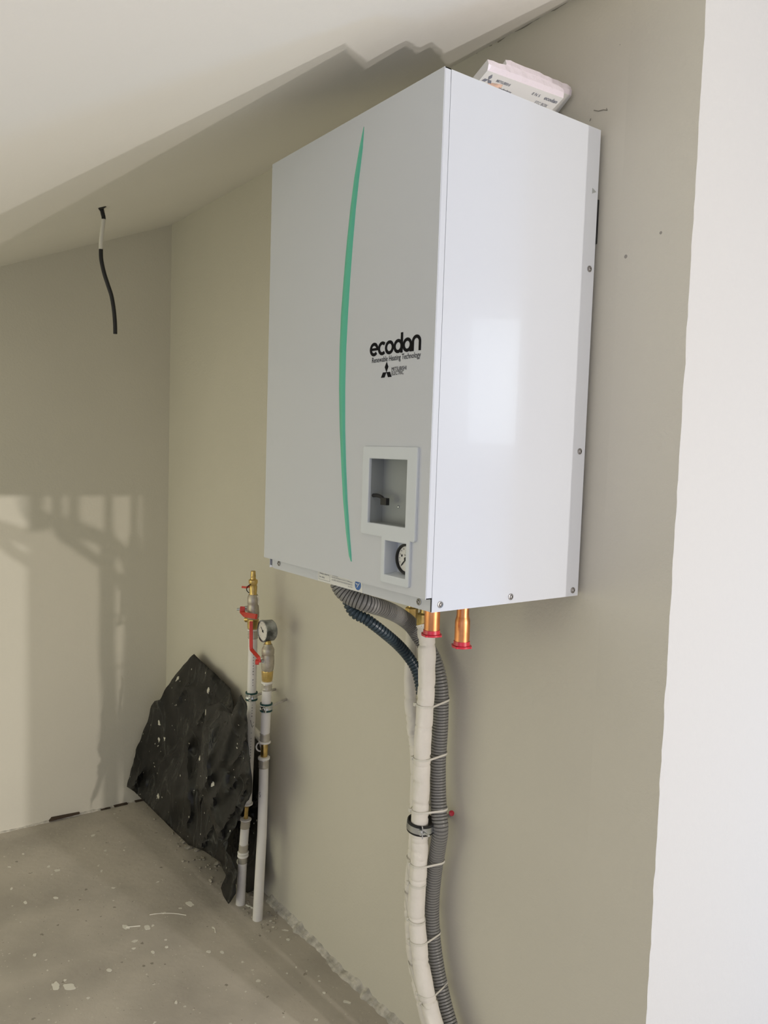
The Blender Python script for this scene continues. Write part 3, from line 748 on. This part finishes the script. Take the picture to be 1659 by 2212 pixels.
for v0, v1, nm in ((1733, 1738, 0), (1768, 1772, 0), (1839, 1843, 0), (1845, 1850, 0), (1358, 1362, 0)):
    seg(riseL, cL, yl, [(v0, 22), (v0+1, 25), (v1-1, 25), (v1, 22)], m_ring, 'white_ring')
for v0, v1 in ((1773, 1788), (1823, 1839), (1850, 1863), (1362, 1379)):
    mid = (v0+v1)/2
    seg(riseL, cL, yl, [(v0, 20.5), (v0+2, 22), (v0+4, 20.8), (mid, 21.6), (v1-4, 20.8), (v1-2, 22), (v1, 20.5)], m_sleeve, 'crimp_sleeve')
seg(riseL, cL, yl, [(1358, 22), (1356, 24), (1338, 25), (1336, 23)], m_brass, 'brass_coupling', n=8, smooth=False)
vb = seg(riseL, cL, yl, [(1337, 22), (1332, 26), (1322, 27), (1310, 25), (1305, 23), (1303, 25), (1291, 25), (1287, 22), (1284, 20)], m_nick, 'ball_valve', n=20)
seg(riseL, cL, yl, [(1285, 17), (1281, 16), (1275, 17.5), (1266, 18), (1264, 16), (1258, 20), (1253, 20), (1251, 14)], m_brass, 'drain_cock', n=12)
seg(riseL, cL, yl, [(1252, 12), (1246, 11), (1245, 12), (1240, 10.5), (1234, 10), (1233, 8)], m_brass, 'hose_nozzle')
def A(u, v, y): return at(u, v, 'y', y)
def plate(bm, lst, w, th):
    """bent bar following points, rectangular section w (vertical-ish) x th"""
    pts = [Vector(p) for p in lst]; rows = []
    for i, p in enumerate(pts):
        t = (pts[min(i+1, len(pts)-1)]-pts[max(i-1, 0)]).normalized(); o = (p-CAM).normalized()
        sd = t.cross(o).normalized()*w/2; o2 = sd.cross(t).normalized()*th/2
        rows.append([bm.verts.new(p+sd+o2), bm.verts.new(p-sd+o2), bm.verts.new(p-sd-o2), bm.verts.new(p+sd-o2)])
    for a, c in zip(rows, rows[1:]):
        for k in range(4): bm.faces.new((a[k], a[(k+1) % 4], c[(k+1) % 4], c[k]))
    bm.faces.new(rows[0]); bm.faces.new(rows[-1])
    es = list(bm.edges); bmesh.ops.bevel(bm, geom=es, offset=th*.18, segments=2, affect='EDGES'); return bm
yf = yl-.030
b = B(); plate(b, [A(524, 1310, yf), A(523, 1322, yf-.002), A(529, 1328, yf-.004), A(554, 1332, yf-.012)], .014, .006); lv = obj('lever_handle', b, m_redl, vb); lv['label'] = 'red coated lever'
b = B(); ctr = at(545, 1314, 'y', yl); lathe(b, ctr, A(516, 1316, yf)-ctr, [(.008, .009), (.022, .008), (.023, .005), (.036, .005), (.037, .0035), (.045, .0035)], 14); obj('valve_stem', b, m_steel, vb, smooth=True)
b = B(); c2 = at(543, 1338, 'y', yl); lathe(b, c2, A(530, 1338, yl-.01)-c2, [(.008, .008), (.020, .008), (.021, .0055), (.016, .005)], 14); obj('drain_port', b, m_brass, riseL, smooth=True)
b = B(); plate(b, [A(523, 1268, yl-.012), A(532, 1269, yl-.014), A(538, 1267, yl-.012)], .006, .004); obj('cock_tap', b, m_redl, riseL)
b = B(); tube(b, spline([A(541, 1262, yl-.012), A(534, 1268, yl-.016), A(533, 1275, yl-.017), A(538, 1281, yl-.013)], .002), .0013, 8); obj('cap_strap', b, m_black, riseL)
b = B(); rx = random.Random(4)
for k in range(7):
    q = A(556+rx.uniform(-1, 2), 1287+rx.uniform(0, 4), yl-.002); tube(b, spline([q, q+Vector((.008, -.002, .001)), q+Vector((.010+rx.uniform(0, .004), -.002, -.012-rx.uniform(0, .012)))], .003), .0004, 5)
obj('hemp_strands', b, m_foam, riseL)['kind'] = 'stuff'
# right riser
yr = RR.y
seg(riseR, cR, yr, [(1657, 20.5), (1800, 20.5), (1992, 22)], m_pipe, 'pipe')
seg(riseR, cR, yr, [(1490, 20.5), (1583, 20.5)], m_pipe, 'pipe')
for v0, v1 in ((1471, 1476), (1600, 1605), (1634, 1640)):
    seg(riseR, cR, yr, [(v0, 22), (v0+1, 25.5), (v1-1, 25.5), (v1, 22)], m_ring, 'white_ring')
for v0, v1 in ((1476, 1491), (1583, 1600), (1640, 1658)):
    mid = (v0+v1)/2
    seg(riseR, cR, yr, [(v0, 21), (v0+2, 22.5), (v0+4, 21.2), (mid, 22), (v1-4, 21.2), (v1-2, 22.5), (v1, 21)], m_sleeve, 'crimp_sleeve')
seg(riseR, cR, yr, [(1604, 13), (1606, 15), (1632, 15), (1635, 13)], m_brass, 'brass_tee')
seg(riseR, cR, yr, [(1471, 21), (1465, 23), (1450, 25), (1448, 24)], m_brass, 'brass_coupling', n=8, smooth=False)
vr = seg(riseR, cR, yr, [(1449, 23), (1445, 26), (1436, 28), (1424, 28), (1417, 27), (1414, 25), (1412, 27), (1403, 27), (1400, 25), (1396, 20), (1391, 18)], m_nick, 'ball_valve', n=20)
seg(riseR, cR, yr, [(1393, 14), (1390, 14), (1383, 12)], m_brass, 'gauge_stem', n=8, smooth=False)
b = B(); gc2 = at(579, 1362, 'y', yr-.002); GR2 = .0305
lathe(b, gc2+Vector((0, .016, 0)), (0, -1, 0), [(0, GR2*.86), (.004, GR2*.97), (.026, GR2), (.030, GR2*1.03), (.034, GR2*1.02), (.0345, GR2*.9), (.031, GR2*.88)], 40); gg = obj('pressure_gauge', b, m_chrome, riseR, smooth=True)
b = B(); yd2 = gc2.y+.016-.032; lathe(b, (gc2.x, yd2+.002, gc2.z), (0, -1, 0), [(0, GR2*.9), (.002, GR2*.9)], 36); obj('dial', b, m_dial, gg)
def g2(x, z, e): return Vector((gc2.x+x, yd2-.0003-e, gc2.z+z))
b = B(); stroke(b, [(-.012, .010), (.004, -.004)], .0018, g2, .0006); lathe(b, g2(0, 0, 0), (0, -1, 0), [(0, .003), (.001, .003)], 12); obj('needle', b, m_ink, gg)
b = B()
for k in range(11):
    a = math.radians(225-27*k); stroke(b, [(.020*math.cos(a), .020*math.sin(a)), (.023*math.cos(a), .023*math.sin(a))], .0007, g2, .0003)
obj('dial_marks', b, m_gink, gg)
b = B(); yq = yr-.032
plate(b, [A(560, 1431, yq), A(559, 1421, yq), A(543, 1403, yq), A(542.5, 1395, yq), A(542.5, 1370, yq), A(542.5, 1342, yq)], .010, .0045); lv = obj('lever_handle', b, m_redl, vr); lv['label'] = 'long cranked red lever'
b = B(); hexn(b, A(556, 1430, yq-.004), (-.6, -.8, 0), [(-.004, .008), (.005, .008)]); obj('lever_nut', b, m_redl, vr)
b = B(); ctr = at(577, 1426, 'y', yr); lathe(b, ctr, A(563, 1428, yq+.006)-ctr, [(.008, .0095), (.019, .0088), (.020, .005), (.030, .0045)], 14); obj('valve_stem', b, m_steel, vr, smooth=True)
# side outlet of the tee, joining the two risers
b = B(); tube(b, [A(571, 1612, yr), A(566, 1600, yr+.012)+Vector((-.0, 0, 0)), A(557, 1586, yl+.035), A(549, 1578, yl+.036)], .0105, 16); obj('branch_pipe', b, m_pipe, riseR, smooth=True)
b = B(); torus(b, A(563, 1613, yr-.005), (.8, -.3, .1), .0125, .0022); obj('white_ring', b, m_ring, riseR, smooth=True)
# pen and print marks on pipes
def pipe_mark(root, cl, y, rad, items, name, w=.0007):
    b = B()
    for (u, v, lst) in items:
        c = at(cl(v), v, 'y', y)
        fdir = (CAM-c); fdir.z = 0; fdir.normalize(); sdir = Vector((-fdir.y, fdir.x, 0))
        def f3(x, z, e):
            a = (x+u*PXS)/rad; return c+fdir*(rad+.0003+e)*math.cos(a)+sdir*(rad+.0003+e)*math.sin(a)+Vector((0, 0, z))
        for st in lst: stroke(b, st, w, f3, .0002)
    obj(name, b, m_ink, root)
tri = [[(-.004, .010), (.006, .003), (-.001, -.004), (-.004, .010)], [(-.001, -.004), (.002, -.012)], [(.002, -.008), (.006, -.007)]]
pipe_mark(riseL, cL, yl, 10*PXS, [(2.5, 1560, tri)], 'pen_mark', .0011)
dashes = []
rx = random.Random(7)
for v in range(1400, 1730, 6):
    if rx.random() < .78 and abs(v-1562) > 12 and abs(v-1503) > 14:
        h = rx.uniform(.0015, .0045); dashes.append((1.5, v, [[(0, -h/2), (0, h/2)], [(.0014, -h/3), (.0014, h/2)]]))
pipe_mark(riseL, cL, yl, 10*PXS, dashes, 'printed_line', .0007)
pipe_mark(riseR, cR, yr, 10.3*PXS, [(-8, 1713, [[(.003, .006), (-.002, .005), (-.002, .001), (.003, -.002), (.002, -.007), (-.002, -.006)]])], 'pen_mark', .001)
# small pipe clamps
def small_clamp(u, v, y, ear, label):
    c = at(u, v, 'y', y); R0 = 10.6*PXS
    t = thing('pipe_clamp', label, 'pipe clamp', (c.x, c.y, c.z-.01), 'steel clamps on the white pipes')
    zz = Vector((0, 0, 1))
    for dz in (-.0115, .0075):
        b = B(); lathe(b, c+zz*dz, zz, [(0, R0+.0035), (.004, R0+.0035), (.004, R0+.0006), (0, R0+.0006), (0, R0+.0035)], 32, cap=False); obj('rubber_lining', b, m_green2, t, smooth=True)
    b = B(); lathe(b, c-zz*.0075, zz, [(0, R0+.0025), (.002, R0+.0042), (.006, R0+.003), (.009, R0+.003), (.013, R0+.0042), (.015, R0+.0025), (.015, R0+.0004), (0, R0+.0004), (0, R0+.0025)], 32, cap=False); obj('steel_band', b, m_steel, t, smooth=True)
    e = c+Vector((.62, -.50, 0)).normalized()*(R0+.004)
    b = B(); box(b, e+Vector((-.004, -.004, -.009)), e+Vector((.009, .000, .009)), .001); obj('clamp_ear', b, m_steel, t)
    b = B(); lathe(b, e+Vector((.002, -.003, 0)), (.35, -1, 0), [(0, .005), (.003, .005), (.004, .003)], 12); obj('clamp_screw', b, m_steel, t)
    b = B(); tube(b, [c+Vector((0, R0+.002, 0)), Vector((c.x+ear, -.0005, c.z+.001))], .0040, 10); obj('wall_stud', b, m_mort, t)
small_clamp(cL(1503), 1503, yl, -.02, 'green rubber lined steel clamp on the nozzle pipe, just above the black sheet')
small_clamp(cR(1527), 1527, yr, -.03, 'green rubber lined steel clamp on the gauge pipe, below the brass coupling')

# ------------------------------------------------------------------ black sheet
def inpoly(p, poly):
    c = False; n = len(poly)
    for i in range(n):
        (x1, y1), (x2, y2) = poly[i], poly[i-1]
        if (y1 > p[1]) != (y2 > p[1]) and p[0] < (x2-x1)*(p[1]-y1)/(y2-y1)+x1: c = not c
    return c
def sdist(p, a, b_):
    ap = (p[0]-a[0], p[1]-a[1]); ab = (b_[0]-a[0], b_[1]-a[1]); L = ab[0]**2+ab[1]**2
    t = max(0, min(1, (ap[0]*ab[0]+ap[1]*ab[1])/L)); return math.hypot(ap[0]-ab[0]*t, ap[1]-ab[1]*t), t
def sheet_layer(bm, poly, yfun, folds, step=7, seed=1):
    # poly in picture units is turned into a sheet of real depth: y = yfun(z) plus folds
    pp = []
    n = len(poly)
    for i in range(n):
        a, c = Vector(poly[i]), Vector(poly[(i+1) % n]); k = max(1, int((c-a).length/step))
        for j in range(k):
            q = a.lerp(c, j/k); w = noise.noise(Vector((q.x*.06, q.y*.06, seed)))*3.0
            pp.append((q.x+w, q.y+w*.6))
    xs = [p[0] for p in pp]; ys = [p[1] for p in pp]; pts = list(pp); rnd = random.Random(seed)
    x = min(xs)
    while x < max(xs):
        y = min(ys)
        while y < max(ys):
            q = (x+rnd.uniform(-1.5, 1.5), y+rnd.uniform(-1.5, 1.5))
            if inpoly(q, pp) and min(math.hypot(q[0]-a, q[1]-c) for a, c in pp) > step*.5: pts.append(q)
            y += step
        x += step
    N = len(pp)
    V2, _, Fc, _, _, _ = geometry.delaunay_2d_cdt([Vector(p) for p in pts], [], [list(range(N))], 1, 1e-4)
    vs = []
    for v in V2:
        u, w = v.x, v.y; d = ray(u, w)
        y = -.08
        for _ in range(4):
            z = (CAM+d*((y-CAM.y)/d.y)).z; y = yfun(z, u)
        off = 0
        for (a, c, amp, wd_) in folds:
            ds, t = sdist((u, w), a, c); off += .62*amp*math.exp(-(ds/(wd_*1.5))**2)*math.sin(PI*(.08+.84*t))**.5
        q = Vector((u*.018, w*.012, seed)); off += noise.noise(q*.8)*.020
        q3 = abs(noise.noise(Vector((u*.03+w*.012, w*.010, seed+9)))); off += .009*(1-min(1, q3*3))**1.2
        # off pushes the sheet towards the room
        p = CAM+d*((y-off-CAM.y)/d.y)
        if p.x < XB+.012: p.x = XB+.012
        if p.y > -.006: p.y = -.006
        if p.z < .003: p.z = .003
        vs.append(bm.verts.new(p))
    for f in Fc:
        try: bm.faces.new([vs[i] for i in f])
        except ValueError: pass
    return bm
mainp = [(418, 1412), (440, 1433), (470, 1460), (497, 1487), (503, 1512), (506, 1560), (500, 1600), (512, 1700), (505, 1760), (488, 1838), (500, 1854), (510, 1883), (509, 1930), (494, 1953), (483, 1935), (476, 1918), (487, 1889), (476, 1862), (440, 1838), (408, 1826), (370, 1790), (345, 1765), (309, 1729), (290, 1710), (272, 1698), (283, 1660), (295, 1620), (312, 1570), (333, 1514), (344, 1510), (360, 1485), (379, 1458), (400, 1432)]
flap = [(521, 1501), (532, 1519), (535, 1580), (539, 1640), (543, 1680), (544, 1713), (538, 1728), (529, 1739), (514, 1770), (498, 1803), (481, 1836), (470, 1810), (462, 1785), (452, 1762), (432, 1712), (425, 1690), (432, 1650), (440, 1600), (445, 1560), (470, 1530), (500, 1542), (510, 1520)]
backp = [(470, 1560), (505, 1570), (532, 1590), (556, 1597), (567, 1640), (566, 1760), (564, 1905), (545, 1925), (505, 1942), (490, 1900), (470, 1800)]
b = B()
fm = lambda z, u: -.028-.11*max(0, 1-z/.62)-.03*max(0, min(1, (350-u)/60))
sheet_layer(b, mainp, fm, [((418, 1412), (500, 1520), .012, 9), ((379, 1480), (464, 1500), .016, 7), ((379, 1480), (395, 1620), .018, 8), ((406, 1560), (403, 1790), .022, 7), ((345, 1520), (330, 1640), .014, 9), ((440, 1520), (415, 1600), .012, 7), ((350, 1560), (370, 1640), .012, 6), ((403, 1790), (440, 1835), .014, 7), ((300, 1640), (292, 1700), .018, 9), ((455, 1470), (500, 1560), .016, 8)], 6, 1.3)
sheet_layer(b, flap, lambda z, u: -.150-.05*max(0, 1-z/.62), [((445, 1560), (440, 1700), .018, 7), ((470, 1530), (500, 1545), .012, 6), ((521, 1505), (478, 1640), .020, 7), ((440, 1640), (455, 1730), .014, 6), ((455, 1730), (480, 1830), .018, 6), ((485, 1660), (540, 1715), -.016, 9)], 6, 4.7)
sheet_layer(b, [(446, 1524), (478, 1516), (500, 1538), (504, 1552), (474, 1566), (454, 1604), (447, 1650), (440, 1700), (434, 1752), (424, 1700), (427, 1650), (436, 1600), (441, 1560)], lambda z, u: -.118-.05*max(0, 1-z/.62), [((446, 1530), (436, 1700), .012, 6)], 6, 6.1)
sheet_layer(b, backp, lambda z, u: -.022-.02*max(0, 1-z/.62), [], 9, 8.1)
sheet = obj('plastic_sheet', b, m_sheet, smooth=True)
for p_ in sheet.data.polygons: p_.use_smooth = True
so = sheet.modifiers.new('thickness', 'SOLIDIFY'); so.thickness = .0008
tag(sheet, 'crumpled black plastic sheet spattered with white paint, standing in the room corner', 'plastic sheet')

# ------------------------------------------------------------------ cable from the ceiling
def ceil_hit(u, v):
    d = ray(u, v); t = (ZC+SL*CAM.y-CAM.z)/(d.z-SL*d.y); return CAM+d*t
ch = ceil_hit(219, 452)
cabl = thing('ceiling_cable', 'short black cable hanging from a ceiling hole, painted white at its top', 'cable', ch)
cpts = [(219, 447), (222, 462), (224, 472), (222, 490), (219, 515), (218, 540), (219, 562), (225, 590), (233, 615), (241, 640), (246, 670), (248.5, 700), (249, 722)]
pl = [at(u, v, 'x', ch.x) for u, v in cpts]
sp_ = resample(spline(pl, .004), .004)
b = B(); tube(b, sp_, .0054, 14); obj('cable_sheath', b, m_cable, cabl, smooth=True)
b = B(); k0 = [i for i, q in enumerate(sp_) if q.z < pl[2].z][0]; k1 = [i for i, q in enumerate(sp_) if q.z < pl[5].z][0]; n_ = 14; rows = []
for i in range(k0, k1):
    t = (i-k0)/(k1-k0); c = sp_[i]; fd = (CAM-c); fd.z = 0; fd.normalize(); sd = Vector((-fd.y, fd.x, 0)); half = math.radians(170-60*t+10*noise.noise(c*90)); mid_a = math.radians(-60*t)
    rows.append([b.verts.new(c+(fd*math.cos(mid_a+half*(2*k/n_-1))+sd*math.sin(mid_a+half*(2*k/n_-1)))*.0058) for k in range(n_+1)])
for r0, r1 in zip(rows, rows[1:]):
    for k in range(n_): b.faces.new((r0[k], r0[k+1], r1[k+1], r1[k]))
obj('paint_coat', b, m_paint, cabl, smooth=True)['label'] = 'white paint over the cable'
b = B(); hp = [ceil_hit(u, v)-Vector((0, 0, .0008)) for u, v in ((212, 449), (228, 445), (230, 446), (223, 450), (222, 455), (216, 455))]
prism(b, hp, (0, 0, -.0006)); o_ = struct('trim_6', b, m_black)

# ------------------------------------------------------------------ rubble and paint on the floor
rx = random.Random(11)
def stone(bm, c, r, rz=.6):
    g = bmesh.ops.create_icosphere(bm, subdivisions=1, radius=r)
    sx, sy = rx.uniform(.7, 1.4), rx.uniform(.7, 1.3)
    for v in g['verts']:
        v.co = Vector((v.co.x*sx, v.co.y*sy, v.co.z*rz))*(1+.35*noise.noise(v.co*300+Vector(c)*50))+Vector(c)
b = B()
for (u, v, s, n) in ((405, 1825, 26, 16), (430, 1850, 26, 14), (455, 1880, 24, 12), (350, 1770, 14, 4), (470, 1905, 20, 8), (385, 1800, 14, 6), (540, 1965, 22, 14), (590, 1980, 22, 14), (575, 2000, 16, 8), (545, 1930, 9, 6), (320, 1745, 10, 3)):
    for k in range(n):
        q = at(u+rx.gauss(0, s*.6), v+rx.gauss(0, s*.4), 'z', 0); r = rx.uniform(.0015, .0055)
        if q.y > -.012: q.y = -.012
        stone(b, (q.x, q.y, r*.35), r)
for u, v, r in ((397, 1820, .013), (408, 1832, .012), (425, 1838, .009), (470, 1868, .012), (455, 1905, .009), (548, 1915, .013)):
    q = at(u, v, 'z', 0); stone(b, (q.x, min(q.y, -.02), r*.4), r)
tag(obj('rubble', b, m_rub), 'loose mortar crumbs and grit on the concrete along the wall and sheet', 'rubble', None, 'stuff')
b = B()
def blob(cx, cy, r, el=1.0, ang=0.0):
    n = 18; pts = []
    for k in range(n):
        a = 2*PI*k/n; rr_ = r*(1+.45*noise.noise(Vector((cx*30+math.cos(a)*1.3, cy*30+math.sin(a)*1.3, 0))))
        x, y = rr_*math.cos(a)*el, rr_*math.sin(a); pts.append((cx+x*math.cos(ang)-y*math.sin(ang), cy+x*math.sin(ang)+y*math.cos(ang), .0002))
    prism(b, pts, (0, 0, .0009))
for (u, v, r, el) in ((410, 1953, .011, 1.8), (318, 2004, .010, 1.5), (272, 2003, .008, 2.2), (235, 2096, .007, 1.3), (75, 2063, .006, 1.4), (289, 2049, .005, 1.3), (330, 2057, .005, 1.8), (360, 2046, .005, 1.2), (451, 2056, .006, 1.4), (479, 2057, .005, 1.8),
                    (120, 2130, .011, 2.0), (150, 2132, .013, 1.6), (140, 2118, .005, 1), (460, 2004, .004, 1.5), (120, 1940, .007, 1.5), (55, 1950, .006, 1.8), (25, 1920, .004, 2.5), (50, 1845, .004, 1.6), (380, 2166, .004, 1.8), (620, 2103, .003, 1.4), (683, 2203, .005, 1.3), (622, 2030, .006, 1.2), (617, 2010, .004, 3), (750, 2165, .006, 2), (640, 2090, .003, 1.2), (585, 1990, .004, 1.6), (590, 2003, .004, 1.4), (268, 1837, .003, 1.6), (20, 1873, .004, 2.0), (690, 2120, .004, 1.2), (700, 2145, .004, 1.3)):
    q = at(u, v, 'z', 0); blob(q.x, q.y, r*.8, el, rx.uniform(-.3, .9))
q = [at(u, v, 'z', .001) for u, v in ((323, 1976), (345, 1973), (375, 1973), (402, 1977))]; tube(b, spline(q, .01), .0012, 6)
q = [at(u, v, 'z', .001) for u, v in ((460, 2004), (464, 2006), (465, 2014))]; tube(b, spline(q, .01), .0015, 6)
q = [at(u, v, 'z', .001) for u, v in ((272, 2003), (290, 2001), (303, 2000))]; tube(b, spline(q, .01), .0014, 6)
q = [at(u, v, 'z', .001) for u, v in ((532, 1955), (542, 1960), (548, 1963))]; tube(b, spline(q, .01), .003, 8)
tag(obj('paint_splashes', b, m_paint), 'dried white paint splashes and drips on the grey concrete floor', 'paint', None, 'stuff')
# scratch on the wall above the cabinet
b = B(); p = [at(u, v, 'y', -.0006) for u, v in ((1283, 238), (1293, 240), (1303, 237), (1312, 238), (1310, 234))]
tube(b, p, .0007, 5); p = [at(u, v, 'y', -.0006) for u, v in ((1274, 262), (1276, 256))]; tube(b, p, .0007, 5); struct('trim_7', b, m_plast)
